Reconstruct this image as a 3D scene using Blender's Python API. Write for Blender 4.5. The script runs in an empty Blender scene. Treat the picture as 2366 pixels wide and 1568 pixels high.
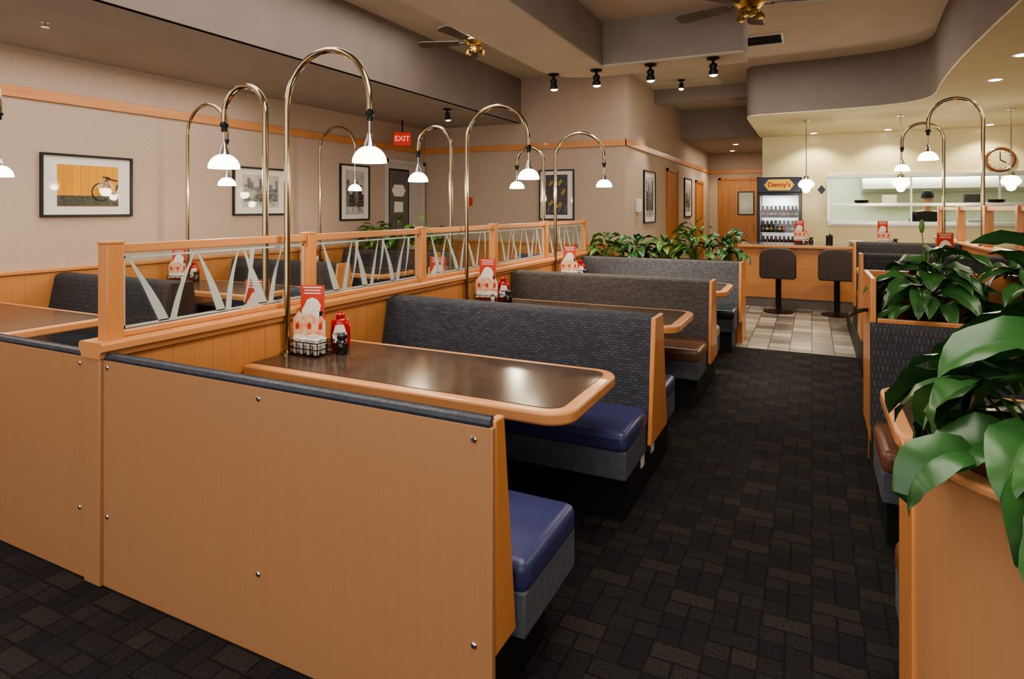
import bpy, bmesh, math, random
from mathutils import Vector, Matrix
R=random.Random(7)
scene=bpy.context.scene
COL=bpy.context.collection
# ------------------------------------------------------------ materials
def newmat(name):
    m=bpy.data.materials.new(name); m.use_nodes=True
    n=m.node_tree.nodes; l=m.node_tree.links
    return m,n,l,n["Principled BSDF"]
def setb(b,**k):
    for a,v in k.items():
        a={"rough":"Roughness","metal":"Metallic","coat":"Coat Weight","coatr":"Coat Roughness","spec":"Specular IOR Level","alpha":"Alpha","emis":"Emission Color","emis_s":"Emission Strength","sheen":"Sheen Weight","trans":"Transmission Weight"}[a]
        b.inputs[a].default_value=v
def c4(c): return (c[0],c[1],c[2],1)
def pm(name,c1,c2=None,nscale=6,scale=(1,1,1),bump=0,bscale=None,detail=3,**k):
    m,n,l,b=newmat(name)
    if c2 is None: c2=tuple(x*0.86 for x in c1)
    tc=n.new("ShaderNodeTexCoord"); mp=n.new("ShaderNodeMapping"); mp.inputs["Scale"].default_value=scale
    no=n.new("ShaderNodeTexNoise"); no.inputs["Scale"].default_value=nscale; no.inputs["Detail"].default_value=detail
    cr=n.new("ShaderNodeValToRGB"); cr.color_ramp.elements[0].position=.3; cr.color_ramp.elements[1].position=.7
    cr.color_ramp.elements[0].color=c4(c2); cr.color_ramp.elements[1].color=c4(c1)
    l.new(tc.outputs["Object"],mp.inputs[0]); l.new(mp.outputs[0],no.inputs["Vector"]); l.new(no.outputs["Fac"],cr.inputs[0]); l.new(cr.outputs[0],b.inputs["Base Color"])
    if bump:
        bn=n.new("ShaderNodeTexNoise"); bn.inputs["Scale"].default_value=bscale or nscale*6
        l.new(mp.outputs[0],bn.inputs["Vector"])
        bp=n.new("ShaderNodeBump"); bp.inputs["Strength"].default_value=bump; bp.inputs["Distance"].default_value=.01
        l.new(bn.outputs["Fac"],bp.inputs["Height"]); l.new(bp.outputs[0],b.inputs["Normal"])
    setb(b,**k); return m
def beadwood(name,c1,c2,period=.105,axis="y"):
    m=pm(name,c1,c2,nscale=1.0,scale=(30,30,1.6),detail=4,rough=.38,spec=.4)
    n=m.node_tree.nodes; l=m.node_tree.links; b=n["Principled BSDF"]
    tc=n["Texture Coordinate"]; sp=n.new("ShaderNodeSeparateXYZ"); l.new(tc.outputs["Object"],sp.inputs[0])
    ad=n.new("ShaderNodeMath"); ad.operation="DIVIDE"; ad.inputs[1].default_value=period
    l.new(sp.outputs["Y" if axis=="y" else "X"],ad.inputs[0])
    fr=n.new("ShaderNodeMath"); fr.operation="FRACT"; l.new(ad.outputs[0],fr.inputs[0])
    lt=n.new("ShaderNodeMath"); lt.operation="LESS_THAN"; lt.inputs[1].default_value=.03; l.new(fr.outputs[0],lt.inputs[0])
    mx=n.new("ShaderNodeMix"); mx.data_type="RGBA"; mx.blend_type="MULTIPLY"; mx.inputs[7].default_value=(.72,.66,.6,1)
    old=b.inputs["Base Color"].links[0].from_socket
    l.new(lt.outputs[0],mx.inputs[0]); l.new(old,mx.inputs[6]); l.new(mx.outputs[2],b.inputs["Base Color"])
    return m
def brickmat(name,c1,c2,mort,bw,rh,off=.5,ms=.003,plane="xy",rough=.5,spec=.5,bump=0.0,shift=(0,0,0)):
    m,n,l,b=newmat(name)
    tc=n.new("ShaderNodeTexCoord"); sp=n.new("ShaderNodeSeparateXYZ"); cb=n.new("ShaderNodeCombineXYZ")
    l.new(tc.outputs["Object"],sp.inputs[0])
    l.new(sp.outputs["X" if plane[0]=="x" else "Y"],cb.inputs[0]); l.new(sp.outputs["Y" if plane[1]=="y" else "Z"],cb.inputs[1])
    va=n.new("ShaderNodeVectorMath"); va.operation="ADD"; va.inputs[1].default_value=shift; l.new(cb.outputs[0],va.inputs[0])
    br=n.new("ShaderNodeTexBrick"); br.offset=off; br.inputs["Scale"].default_value=1
    br.inputs["Color1"].default_value=c4(c1); br.inputs["Color2"].default_value=c4(c2); br.inputs["Mortar"].default_value=c4(mort)
    br.inputs["Mortar Size"].default_value=ms; br.inputs["Brick Width"].default_value=bw; br.inputs["Row Height"].default_value=rh
    l.new(va.outputs[0],br.inputs["Vector"]); l.new(br.outputs["Color"],b.inputs["Base Color"])
    if bump:
        bp=n.new("ShaderNodeBump"); bp.inputs["Strength"].default_value=bump; bp.inputs["Distance"].default_value=.004; bp.invert=True
        l.new(br.outputs["Fac"],bp.inputs["Height"]); l.new(bp.outputs[0],b.inputs["Normal"])
    setb(b,rough=rough,spec=spec); return m
def carpetmat():
    m,n,l,b=newmat("carpet_weave")
    tc=n.new("ShaderNodeTexCoord"); S=.17
    def br(rot,a,c):
        mp=n.new("ShaderNodeMapping"); mp.inputs["Rotation"].default_value=(0,0,rot); l.new(tc.outputs["Object"],mp.inputs[0])
        t=n.new("ShaderNodeTexBrick"); t.offset=.5; t.inputs["Scale"].default_value=1
        t.inputs["Color1"].default_value=c4(a); t.inputs["Color2"].default_value=c4(c); t.inputs["Mortar"].default_value=(.009,.009,.011,1)
        t.inputs["Mortar Size"].default_value=.009; t.inputs["Mortar Smooth"].default_value=1.0; t.inputs["Brick Width"].default_value=S; t.inputs["Row Height"].default_value=S/2
        l.new(mp.outputs[0],t.inputs["Vector"]); return t
    b1=br(0,(.022,.020,.022),(.038,.032,.027)); b2=br(math.pi/2,(.015,.015,.018),(.024,.021,.021))
    ck=n.new("ShaderNodeTexChecker"); ck.inputs["Scale"].default_value=1/S; ck.inputs["Color1"].default_value=(0,0,0,1); ck.inputs["Color2"].default_value=(1,1,1,1)
    l.new(tc.outputs["Object"],ck.inputs["Vector"])
    mx=n.new("ShaderNodeMix"); mx.data_type="RGBA"; l.new(ck.outputs["Color"],mx.inputs[0]); l.new(b1.outputs["Color"],mx.inputs[6]); l.new(b2.outputs["Color"],mx.inputs[7])
    no=n.new("ShaderNodeTexNoise"); no.inputs["Scale"].default_value=110; l.new(tc.outputs["Object"],no.inputs["Vector"])
    cr=n.new("ShaderNodeValToRGB"); cr.color_ramp.elements[0].position=.3; cr.color_ramp.elements[0].color=(.6,.6,.6,1); cr.color_ramp.elements[1].position=.75; cr.color_ramp.elements[1].color=(1.35,1.35,1.35,1)
    l.new(no.outputs["Fac"],cr.inputs[0])
    m2=n.new("ShaderNodeMix"); m2.data_type="RGBA"; m2.blend_type="MULTIPLY"; m2.inputs[0].default_value=1
    l.new(mx.outputs[2],m2.inputs[6]); l.new(cr.outputs[0],m2.inputs[7]); l.new(m2.outputs[2],b.inputs["Base Color"])
    bp=n.new("ShaderNodeBump"); bp.inputs["Strength"].default_value=.5; bp.inputs["Distance"].default_value=.004; l.new(no.outputs["Fac"],bp.inputs["Height"]); l.new(bp.outputs[0],b.inputs["Normal"])
    setb(b,rough=.85,spec=.2); return m
def fabricmat(name,base,spot,w,hh,plane="x"):
    m,n,l,b=newmat(name)
    tc=n.new("ShaderNodeTexCoord"); sp=n.new("ShaderNodeSeparateXYZ"); cb=n.new("ShaderNodeCombineXYZ")
    l.new(tc.outputs["Object"],sp.inputs[0]); l.new(sp.outputs["X"],cb.inputs[0])
    ad=n.new("ShaderNodeMath"); ad.operation="ADD"; l.new(sp.outputs["Y"],ad.inputs[0]); l.new(sp.outputs["Z"],ad.inputs[1]); l.new(ad.outputs[0],cb.inputs[1])
    br=n.new("ShaderNodeTexBrick"); br.offset=.5; br.inputs["Scale"].default_value=1
    br.inputs["Color1"].default_value=c4(base); br.inputs["Color2"].default_value=c4(tuple(x*.6 for x in base)); br.inputs["Mortar"].default_value=c4(spot)
    br.inputs["Mortar Size"].default_value=hh*.16; br.inputs["Mortar Smooth"].default_value=.6; br.inputs["Brick Width"].default_value=w; br.inputs["Row Height"].default_value=hh
    l.new(cb.outputs[0],br.inputs["Vector"]); l.new(br.outputs["Color"],b.inputs["Base Color"])
    bp=n.new("ShaderNodeBump"); bp.inputs["Strength"].default_value=.2; bp.inputs["Distance"].default_value=.001; l.new(br.outputs["Fac"],bp.inputs["Height"]); l.new(bp.outputs[0],b.inputs["Normal"])
    setb(b,rough=.8,spec=.25); return m
def emat(name,c,s,base=(.8,.8,.8)):
    m=pm(name,base,base,rough=.4); b=m.node_tree.nodes["Principled BSDF"]; setb(b,emis=c4(c),emis_s=s); return m
def glassmat(name,tint=(1,1,1),gl=.1):
    m=bpy.data.materials.new(name); m.use_nodes=True; n=m.node_tree.nodes; l=m.node_tree.links
    n.remove(n["Principled BSDF"]); t=n.new("ShaderNodeBsdfTransparent"); t.inputs[0].default_value=c4(tint)
    g=n.new("ShaderNodeBsdfGlossy"); g.inputs["Roughness"].default_value=.03; mx=n.new("ShaderNodeMixShader"); mx.inputs[0].default_value=gl
    l.new(t.outputs[0],mx.inputs[1]); l.new(g.outputs[0],mx.inputs[2]); l.new(mx.outputs[0],n["Material Output"].inputs[0]); return m

WOOD=pm("honey_wood",(.62,.27,.10),(.565,.235,.082),nscale=1.0,scale=(22,22,2.2),detail=4,rough=.36,coat=.15)
WOODH=pm("honey_wood_rail",(.62,.29,.12),(.56,.25,.10),nscale=1.0,scale=(22,2.2,22),detail=4,rough=.36,coat=.15)
WOODX=pm("honey_wood_edge",(.64,.305,.13),(.585,.265,.108),nscale=1.0,scale=(2.5,22,22),detail=4,rough=.33,coat=.2)
BEADY=beadwood("beadboard_wood",(.56,.25,.097),(.52,.225,.083),axis="y")
BEADX=beadwood("beadboard_wood_cross",(.56,.25,.097),(.52,.225,.083),axis="x")
LAM=pm("tan_wood_laminate",(.415,.218,.108),(.388,.199,.096),nscale=1.0,scale=(150,150,1.2),detail=5,rough=.38,spec=.45)
TABTOP=pm("dark_table_laminate",(.092,.058,.040),(.050,.032,.024),nscale=14,detail=8,rough=.18,spec=.6,bump=.01)
BLUEV=pm("blue_vinyl",(.052,.056,.150),(.040,.043,.120),nscale=5,bump=.12,bscale=12,rough=.34,spec=.5)
BROWNV=pm("brown_vinyl",(.19,.09,.05),(.14,.065,.036),nscale=5,bump=.12,bscale=12,rough=.35,spec=.5)
TEALV=pm("dark_teal_vinyl",(.03,.042,.055),(.022,.03,.042),nscale=5,bump=.12,bscale=12,rough=.33)
TANV=pm("tan_vinyl",(.30,.18,.09),(.22,.13,.07),nscale=5,rough=.4)
NAVYP=pm("navy_piping_vinyl",(.045,.055,.075),(.028,.034,.048),nscale=40,bump=.3,bscale=60,rough=.5)
SKIRT=pm("grey_blue_fabric",(.115,.12,.145),(.085,.09,.11),nscale=30,rough=.8,spec=.2,bump=.06)
BASE=pm("black_kick_base",(.014,.014,.016),(.009,.009,.010),nscale=8,rough=.5)
FABN=fabricmat("navy_block_fabric",(.072,.074,.092),(.026,.027,.036),.036,.018)
FABB=fabricmat("brown_block_fabric",(.115,.103,.098),(.045,.040,.039),.034,.014)
FABG=fabricmat("grey_dash_fabric",(.15,.15,.165),(.06,.06,.068),.022,.03)
FABS=fabricmat("charcoal_dash_fabric",(.074,.072,.080),(.036,.035,.040),.02,.045)
WALL=pm("taupe_wallpaper",(.50,.40,.33),(.455,.36,.295),nscale=60,bump=.08,bscale=150,rough=.85,spec=.15)
CEIL=pm("cream_ceiling_paint",(.60,.54,.455),(.56,.50,.42),nscale=3,rough=.9,spec=.1)
CEILL=pm("dimmed_ceiling_paint",(.42,.38,.335),(.39,.35,.31),nscale=3,rough=.9,spec=.1)  # cream ceiling toned darker: the low side's weaker light is in the colour
TAUPE=pm("dark_taupe_paint",(.245,.205,.185),(.225,.19,.17),nscale=3,rough=.85,spec=.15)
MIDT=pm("mid_taupe_paint",(.36,.315,.285),(.33,.29,.26),nscale=3,rough=.85,spec=.15)
CARPET=carpetmat()
TILE=brickmat("floor_tile",(.50,.45,.38),(.13,.118,.108),(.09,.08,.075),.22,.22,0,.006,"xy",rough=.4,bump=.3)
WTILE=brickmat("cream_wall_tile",(.74,.67,.45),(.73,.66,.44),(.65,.59,.41),.2,.2,0,.003,"xz",rough=.25,bump=.1)
BRASS=pm("polished_brass",(.44,.36,.235),(.38,.31,.20),nscale=3,rough=.15,metal=1)
GOLD=pm("gold_metal",(.62,.46,.2),(.55,.4,.16),nscale=3,rough=.3,metal=1)
CHROME=pm("chrome",(.75,.75,.75),(.65,.65,.66),nscale=3,rough=.15,metal=1)
STEEL=pm("brushed_steel",(.68,.69,.66),(.58,.59,.57),nscale=2,scale=(1,1,40),rough=.32,metal=.9)
BLACK=pm("black_plastic",(.012,.012,.013),(.008,.008,.009),rough=.4)
BLKM=pm("black_metal",(.02,.02,.02),(.012,.012,.012),rough=.35,metal=.5)
WHITE=pm("white_plastic",(.75,.74,.7),(.7,.69,.66),rough=.45)
MAT=pm("white_mat_board",(.78,.76,.72),(.75,.73,.69),rough=.8)
DOME=emat("lit_opal_glass",(1,.88,.66),4.5,(.9,.88,.82))
LENS=emat("lit_lamp_lens",(1,.90,.72),18.0)
REDC=pm("red_card",(.62,.07,.04),(.52,.05,.03),rough=.4)
ORGC=pm("cream_orange_card",(.85,.72,.58),(.75,.22,.05),nscale=26,rough=.4)
WHTC=pm("white_card",(.85,.82,.76),(.8,.76,.7),rough=.5)
KETCH=pm("ketchup_red",(.42,.012,.01),(.35,.01,.008),rough=.2,coat=.5)
SAUCE=pm("dark_sauce_bottle",(.012,.007,.006),(.008,.005,.004),rough=.12,coat=.5)
GLASS=glassmat("clear_glass",(.93,.96,.95),.06)
FROST=pm("frosted_glass",(.46,.51,.49),(.42,.47,.45),nscale=20,rough=.6)
LEAF=pm("leaf_green",(.055,.155,.04),(.024,.08,.026),nscale=9,rough=.26,spec=.55)
LEAFL=pm("light_leaf_green",(.13,.26,.05),(.04,.12,.025),nscale=6,rough=.35)
STEM=pm("stem_green",(.12,.2,.04),(.06,.12,.02),rough=.5)
SOIL=pm("soil",(.03,.02,.013),(.012,.008,.006),nscale=40,bump=.8,rough=1)
DOORW=pm("door_wood",(.42,.20,.09),(.32,.14,.06),nscale=1,scale=(30,30,1.5),rough=.4)
CORD=pm("dark_orange_door_wood",(.5,.19,.06),(.40,.14,.04),nscale=1,scale=(30,30,1.5),rough=.4)
STOOLV=pm("stool_vinyl",(.055,.04,.034),(.037,.027,.024),rough=.45)
FANW=pm("fan_blade_wood",(.15,.12,.10),(.10,.08,.065),rough=.5)

# ------------------------------------------------------------ mesh builder
class MB:
    def __init__(s): s.bm=bmesh.new(); s.mi=0
    def _f(s,vs):
        try:
            f=s.bm.faces.new(vs); f.material_index=s.mi; return f
        except ValueError: return None
    def box(s,x0,x1,y0,y1,z0,z1):
        v=[s.bm.verts.new((x,y,z)) for z in (z0,z1) for y in (y0,y1) for x in (x0,x1)]
        for q in ((0,2,3,1),(4,5,7,6),(0,1,5,4),(2,6,7,3),(0,4,6,2),(1,3,7,5)): s._f([v[i] for i in q])
        return s
    def quad(s,*p): s._f([s.bm.verts.new(q) for q in p]); return s
    def prism(s,poly,lo,hi,axis="z"):
        def P(a,b,t):
            return (a,b,t) if axis=="z" else ((t,a,b) if axis=="x" else (a,t,b))
        n=len(poly)
        A=[s.bm.verts.new(P(a,b,lo)) for a,b in poly]; B=[s.bm.verts.new(P(a,b,hi)) for a,b in poly]
        s._f(A[::-1]); s._f(B)
        for i in range(n): s._f([A[i],A[(i+1)%n],B[(i+1)%n],B[i]])
        return s
    def lathe(s,prof,cx=0,cy=0,cz=0,seg=24,axis="z",cap=True):
        rings=[]
        for r,z in prof:
            ring=[]
            for i in range(seg):
                t=2*math.pi*i/seg; a,b=r*math.cos(t),r*math.sin(t)
                p=(cx+a,cy+b,cz+z) if axis=="z" else ((cx+z,cy+a,cz+b) if axis=="x" else (cx+b,cy+z,cz+a))
                ring.append(s.bm.verts.new(p))
            rings.append(ring)
        for k in range(len(rings)-1):
            for i in range(seg): s._f([rings[k][i],rings[k][(i+1)%seg],rings[k+1][(i+1)%seg],rings[k+1][i]])
        if cap:
            s._f(rings[0][::-1]); s._f(rings[-1])
        return s
    def tube(s,pts,r,seg=10,closed=False,cap=True):
        pts=[Vector(p) for p in pts]; n=len(pts); rings=[]
        up=None
        for i in range(n):
            if closed: t=(pts[(i+1)%n]-pts[(i-1)%n])
            else: t=pts[min(i+1,n-1)]-pts[max(i-1,0)]
            t.normalize()
            if up is None:
                up=t.orthogonal().normalized()
            up=(up-t*up.dot(t)); 
            if up.length<1e-6: up=t.orthogonal()
            up.normalize(); w=t.cross(up)
            rr=r[i] if isinstance(r,(list,tuple)) else r
            rings.append([s.bm.verts.new(pts[i]+up*rr*math.cos(2*math.pi*k/seg)+w*rr*math.sin(2*math.pi*k/seg)) for k in range(seg)])
        m=n if closed else n-1
        for k in range(m):
            a=rings[k]; b=rings[(k+1)%n]
            for i in range(seg): s._f([a[i],a[(i+1)%seg],b[(i+1)%seg],b[i]])
        if cap and not closed: s._f(rings[0][::-1]); s._f(rings[-1])
        return s
    def sphere(s,c,rx,ry=None,rz=None,seg=16,rings=10):
        ry=ry or rx; rz=rz or rx
        g=bmesh.ops.create_uvsphere(s.bm,u_segments=seg,v_segments=rings,radius=1)
        for v in g["verts"]: v.co=Vector((c[0]+v.co.x*rx,c[1]+v.co.y*ry,c[2]+v.co.z*rz))
        fs=set(f for v in g["verts"] for f in v.link_faces)
        for f in fs: f.material_index=s.mi
        return s
    def obj(s,name,mats,parent=None,loc=(0,0,0),rot=(0,0,0),bevel=0,bseg=2,smooth=True):
        bmesh.ops.recalc_face_normals(s.bm,faces=s.bm.faces)
        me=bpy.data.meshes.new(name); s.bm.to_mesh(me); s.bm.free()
        if not isinstance(mats,(list,tuple)): mats=[mats]
        for m in mats: me.materials.append(m)
        if smooth:
            for p in me.polygons: p.use_smooth=True
            try: me.set_sharp_from_angle(angle=math.radians(35))
            except Exception: pass
        o=bpy.data.objects.new(name,me); COL.objects.link(o); o.location=loc; o.rotation_euler=rot
        if parent: o.parent=parent
        if bevel:
            b=o.modifiers.new("bevel","BEVEL"); b.width=bevel; b.segments=bseg; b.limit_method="ANGLE"; b.angle_limit=math.radians(40)
        return o
def root(name,label,cat,loc=(0,0,0),rotz=0,group=None):
    o=bpy.data.objects.new(name,None); COL.objects.link(o); o.location=loc; o.rotation_euler=(0,0,rotz); o.empty_display_size=.1
    o["label"]=label; o["category"]=cat
    if group: o["group"]=group
    return o
def tag(o,label,cat,group=None):
    o["label"]=label; o["category"]=cat
    if group: o["group"]=group
    return o
def dup(o,loc=None,rotz=None,label=None,parent=None):
    n=o.copy(); COL.objects.link(n)
    if parent: n.parent=parent
    if loc is not None: n.location=loc
    if rotz is not None: n.rotation_euler=(0,0,rotz)
    if label: n["label"]=label
    for ch in list(o.children): dup(ch,parent=n)
    return n
def struct(name,mb,mat,label=None,bevel=0):
    o=mb.obj(name,mat,bevel=bevel); o["kind"]="structure"
    return o
def text(body,size,mat,parent,loc,rot,name="lettering",ext=.002,sx=1,off=.015):
    cu=bpy.data.curves.new(name,"FONT"); cu.body=body; cu.size=size; cu.extrude=ext; cu.align_x="CENTER"; cu.align_y="CENTER"; cu.offset=size*off
    t=bpy.data.objects.new("tmp",cu); COL.objects.link(t)
    dg=bpy.context.evaluated_depsgraph_get(); me=bpy.data.meshes.new_from_object(t.evaluated_get(dg))
    bpy.data.objects.remove(t); me.materials.clear(); me.materials.append(mat)
    o=bpy.data.objects.new(name,me); COL.objects.link(o); o.parent=parent; o.location=loc; o.rotation_euler=rot; o.scale=(sx,1,1)
    return o
def light(name,kind,loc,energy,color=(1,.86,.68),size=.1,parent=None,rot=(0,0,0),spot=None,blend=.5,sy=None):
    d=bpy.data.lights.new(name,kind); d.energy=energy; d.color=color
    if kind=="AREA":
        d.size=size
        if sy: d.shape="RECTANGLE"; d.size_y=sy
    else: d.shadow_soft_size=size
    if kind=="SPOT": d.spot_size=math.radians(spot or 90); d.spot_blend=blend
    o=bpy.data.objects.new(name,d); COL.objects.link(o); o.location=loc; o.rotation_euler=rot
    if parent: o.parent=parent
    return o

# ------------------------------------------------------------ room shell
CZ=3.75; LZ=3.0; SZ=2.98
struct("floor",MB().box(-6.5,5.1,-3.0,7.32,-.1,0),CARPET)
struct("floor",MB().box(-6.5,5.1,7.32,18.4,-.1,0),TILE)
struct("floor",MB().box(.42,1.41,4.55,9.3,0,.2),BASE)
struct("wall_left",MB().box(-6.52,-6.39,-3.0,9.6,0,LZ),WALL)
struct("wall_back",MB().box(-6.52,-2.63,9.46,9.6,0,CZ),WALL)
struct("wall_corridor",MB().box(-2.75,-2.63,9.6,18.4,0,CZ),WALL)
struct("wall_corridor_end",MB().box(-2.75,-.75,18.3,18.42,0,3.1),WALL)
struct("wall_corridor_side",MB().box(-.89,-.76,13.43,18.3,0,CZ),WALL)
kw=MB(); kw.box(-.89,.32,13.3,13.43,0,SZ); kw.box(.32,5.0,13.3,13.43,0,1.29); kw.box(.32,5.0,13.3,13.43,2.15,SZ)
struct("wall_kitchen",kw,WTILE)
struct("wall_kitchen_rear",MB().box(-.76,5.0,16.2,16.3,0,SZ),pm("pale_green_wall",(.50,.56,.46),(.46,.52,.42),rough=.4))
struct("wall_right",MB().box(5.0,5.12,-3.0,16.3,0,SZ),WALL)
struct("ceiling",MB().box(-6.52,-4.46,-3.0,9.6,LZ,LZ+.1),CEILL)
struct("ceiling",MB().box(-4.5,-4.44,-3.0,9.46,LZ,CZ),TAUPE)
struct("ceiling",MB().box(-4.5,5.1,-3.0,14.0,CZ,CZ+.1),CEIL)
struct("ceiling",MB().box(-1.92,1.33,-3.0,6.05,3.45,3.55),CEIL)
def bez(p0,p1,p2,p3,n=14):
    return [tuple((1-t)**3*a+3*(1-t)**2*t*b+3*(1-t)*t*t*c+t**3*d for a,b,c,d in zip(p0,p1,p2,p3)) for t in [i/n for i in range(1,n+1)]]
bp=[(-2.58,-3.0),(-1.92,-3.0),(-1.92,6.05),(-.57,6.05),(-.57,6.5),(-1.9,6.5)]
bp+=bez((-1.9,6.5),(-2.2,6.5),(-2.5,6.45),(-2.58,6.1),10)
struct("ceiling",MB().prism(bp,3.02,CZ),MIDT)
struct("ceiling",MB().prism(bp,3.0,3.02),CEIL)
fp=[(-.93,13.3),(-.93,10.5)]
fp+=bez((-.93,10.5),(-.93,10.2),(-.85,10.15),(-.6,10.14),6)
fp+=bez((-.6,10.14),(0,10.1),(.3,10.1),(.75,10.02),8)
fp+=bez((.75,10.02),(1.25,9.9),(1.42,9.7),(1.38,9.1),10)
fp+=bez((1.38,9.1),(1.3,8.2),(1.25,7.2),(1.30,5.3),8)
fp+=[(1.33,-3.0),(5.1,-3.0),(5.1,13.3)]
struct("ceiling",MB().prism(fp,SZ+.02,CZ),TAUPE)
struct("ceiling",MB().prism(fp,SZ,SZ+.02),pm("warm_cream_ceiling",(.66,.60,.41),(.62,.56,.38),rough=.9))
struct("ceiling",MB().box(-.76,5.1,13.3,16.3,SZ,SZ+.1),WHITE)
struct("ceiling",MB().box(-2.75,-.76,14.0,18.4,3.1,CZ),MIDT)
struct("ceiling",MB().box(-2.63,-.93,11.4,11.75,3.5,CZ),MIDT)
struct("trim_1",MB().box(-6.39,-6.365,-3.0,9.46,2.545,2.645),WOODH,bevel=.004)
struct("trim_2",MB().box(-6.39,-2.6,9.435,9.46,2.545,2.645),WOODX,bevel=.004)
struct("trim_3",MB().box(-2.63,-2.605,9.435,18.3,2.545,2.645),WOODH,bevel=.004)
struct("trim_4",MB().box(-2.63,-.89,18.275,18.3,2.545,2.645),WOODX)
struct("trim_5",MB().box(-6.39,-6.36,-3.0,8.2,0,.96),BEADY)
struct("trim_6",MB().box(-6.39,-6.34,-3.0,8.2,.96,1.0),WOODH,bevel=.008)
struct("trim_7",MB().box(-6.36,-2.63,9.43,9.46,0,.96),BEADX)
struct("trim_8",MB().box(-6.36,-2.6,9.41,9.46,.96,1.0),WOODX,bevel=.008)
struct("baseboard_corridor",MB().box(-2.63,-2.61,9.46,18.3,0,.15),WOODH)
# ------------------------------------------------------------ doors
def door(name,cx,cy,rotz,w,hh,frame,leaf,win=None,wmat=None,gask=BLACK):
    m=MB(); m.box(-w/2-.07,-w/2,-.04,0.0,0,hh+.07); m.box(w/2,w/2+.07,-.04,0,0,hh+.07); m.box(-w/2-.07,w/2+.07,-.04,0,hh,hh+.07)
    o=m.obj(name,frame,loc=(cx,cy,0),rot=(0,0,rotz),bevel=.005); o["kind"]="structure"
    l=MB(); l.box(-w/2,w/2,-.02,0,0,hh); l.obj("door_leaf",leaf,parent=o)
    if win:
        x0,x1,z0,z1=win; g=MB(); g.box(x0,x1,-.028,-.02,z0,z1); g.obj("door_window",wmat,parent=o,bevel=.003)
        f=MB(); f.box(x0-.03,x1+.03,-.026,-.019,z0-.03,z1+.03); f.obj("window_gasket",gask,parent=o,bevel=.002)
    h_=MB(); h_.tube([(w/2-.1,-.02,.98),(w/2-.1,-.07,.98),(w/2-.1,-.07,1.18),(w/2-.1,-.02,1.18)],.01); h_.obj("door_handle",CHROME,parent=o)
    return o
DG=pm("dark_door_glass",(.17,.165,.16),(.12,.115,.11),nscale=2,rough=.08)
GREYF=pm("light_grey_frame",(.54,.51,.47),(.49,.46,.43),rough=.5)
d1=door("door_1",-6.39,8.83,math.pi/2,1.0,2.32,GREYF,GREYF,(-.46,.06,.15,2.2),DG)
hx=MB(); hx.prism([(-.19,0),(-.12,.10),(.12,.10),(.19,0),(.12,-.10),(-.12,-.10)],-.036,-.029,"y"); hx.obj("door_plaque",WHTC,parent=d1,loc=(-.22,0,1.86))
hx=MB(); hx.box(-.12,.12,-.036,-.029,-.09,.09); hx.obj("door_notice",WHTC,parent=d1,loc=(-.22,0,1.58))
door("door_2",-2.63,13.0,math.pi/2,.95,2.3,CORD,CORD)
door("door_3",-2.63,16.4,math.pi/2,.95,2.2,CORD,CORD)
door("door_4",-1.84,18.3,0,.95,2.35,CORD,DOORW,(.0,.38,1.4,2.0),pm("grey_window",(.35,.36,.33),rough=.1))

# ------------------------------------------------------------ benches
def bench(cx0,cx1,y,H,seats,fab,vinyls,ends,backpanel=None,z=0,label="",group=None,skirt=SKIRT,endmat=WOOD,name="booth_bench",over=0):
    r=root(name,label,"bench",(cx0,y,z),group=group); L=cx1-cx0
    tw=.085; bw=.185
    lo=-bw if -1 in seats else 0; hi=bw if 1 in seats else 0
    lt=-tw if -1 in seats else 0; ht=tw if 1 in seats else 0
    if len(seats)==1 and backpanel: hi,ht=.125,.045
    e0=.025 if "lo" in ends else 0; e1=L-.025 if "hi" in ends else L
    prof=[(lo,.40),(hi,.40),(ht+.012*(1 if ht else 0),H-.10),(ht,H-.03)]
    mid=(lt+ht)/2; hw=(ht-lt)/2
    for i in range(1,6):
        t=math.pi*i/6; prof.append((mid+hw*math.cos(t),H-.03+.03*math.sin(t)))
    prof+=[(lt,H-.03),(lt-(.012 if lt else 0),H-.10)]
    m=MB(); m.prism(prof,e0,e1,"x"); m.obj("backrest",fab,r)
    for nm,xa,xb in (("lo",0,.026),("hi",L-.026,L)):
        if nm in ends:
            m=MB(); pl=.012 if lt else 0; ph=.012 if ht else 0
            m.prism([(lo-pl,.27),(hi+ph,.27),(ht+ph,H-.005),(lt-pl,H-.005)],xa,xb,"x"); m.obj("end_panel",endmat,r,bevel=.005)
    for i,sd in enumerate(seats):
        a,b=(.15,.60)
        if sd<0: ya,yb=-b,-a
        else: ya,yb=a,b
        m=MB(); m.box(e0,e1-.002+over,ya,yb,.355,.465); m.obj("seat_cushion",vinyls[i],r,bevel=.035,bseg=4)
        m=MB(); m.box(e0+.004,e1-.008+over,ya+(.008 if sd<0 else 0),yb-(.008 if sd>0 else 0),.23,.37); m.obj("seat_skirt",skirt,r,bevel=.006)
    ya=-.50 if -1 in seats else 0; yb=.50 if 1 in seats else 0
    m=MB(); m.box(.03,L-.06 if "hi" in ends else L-.03,ya,yb,0,.28)
    if not backpanel: m.box(e0+.005,e1-.005,lo+.04 if lo else 0,hi-.04 if hi else 0,.25,.42)
    m.obj("kick_base",BASE,r)
    if backpanel:
        pm_,yy=backpanel
        m=MB(); m.box(0,L,-.02,0.0,0.0,H-.022); m.obj("rear_panel",pm_,r,bevel=.002)
        m=MB(); 
        m.tube([(0.01,-.004,H-.012),(L-.01,-.004,H-.012)],.017,8); m.obj("top_piping",NAVYP,r)
    return r
def screws(r,pts):
    for x,z_ in pts:
        m=MB(); m.lathe([(.010,0),(.010,-.003),(.006,-.006)],0,0,0,12,"y"); m.obj("screw",CHROME,r,loc=(x,-.02,z_))
G1="booth benches"
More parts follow.
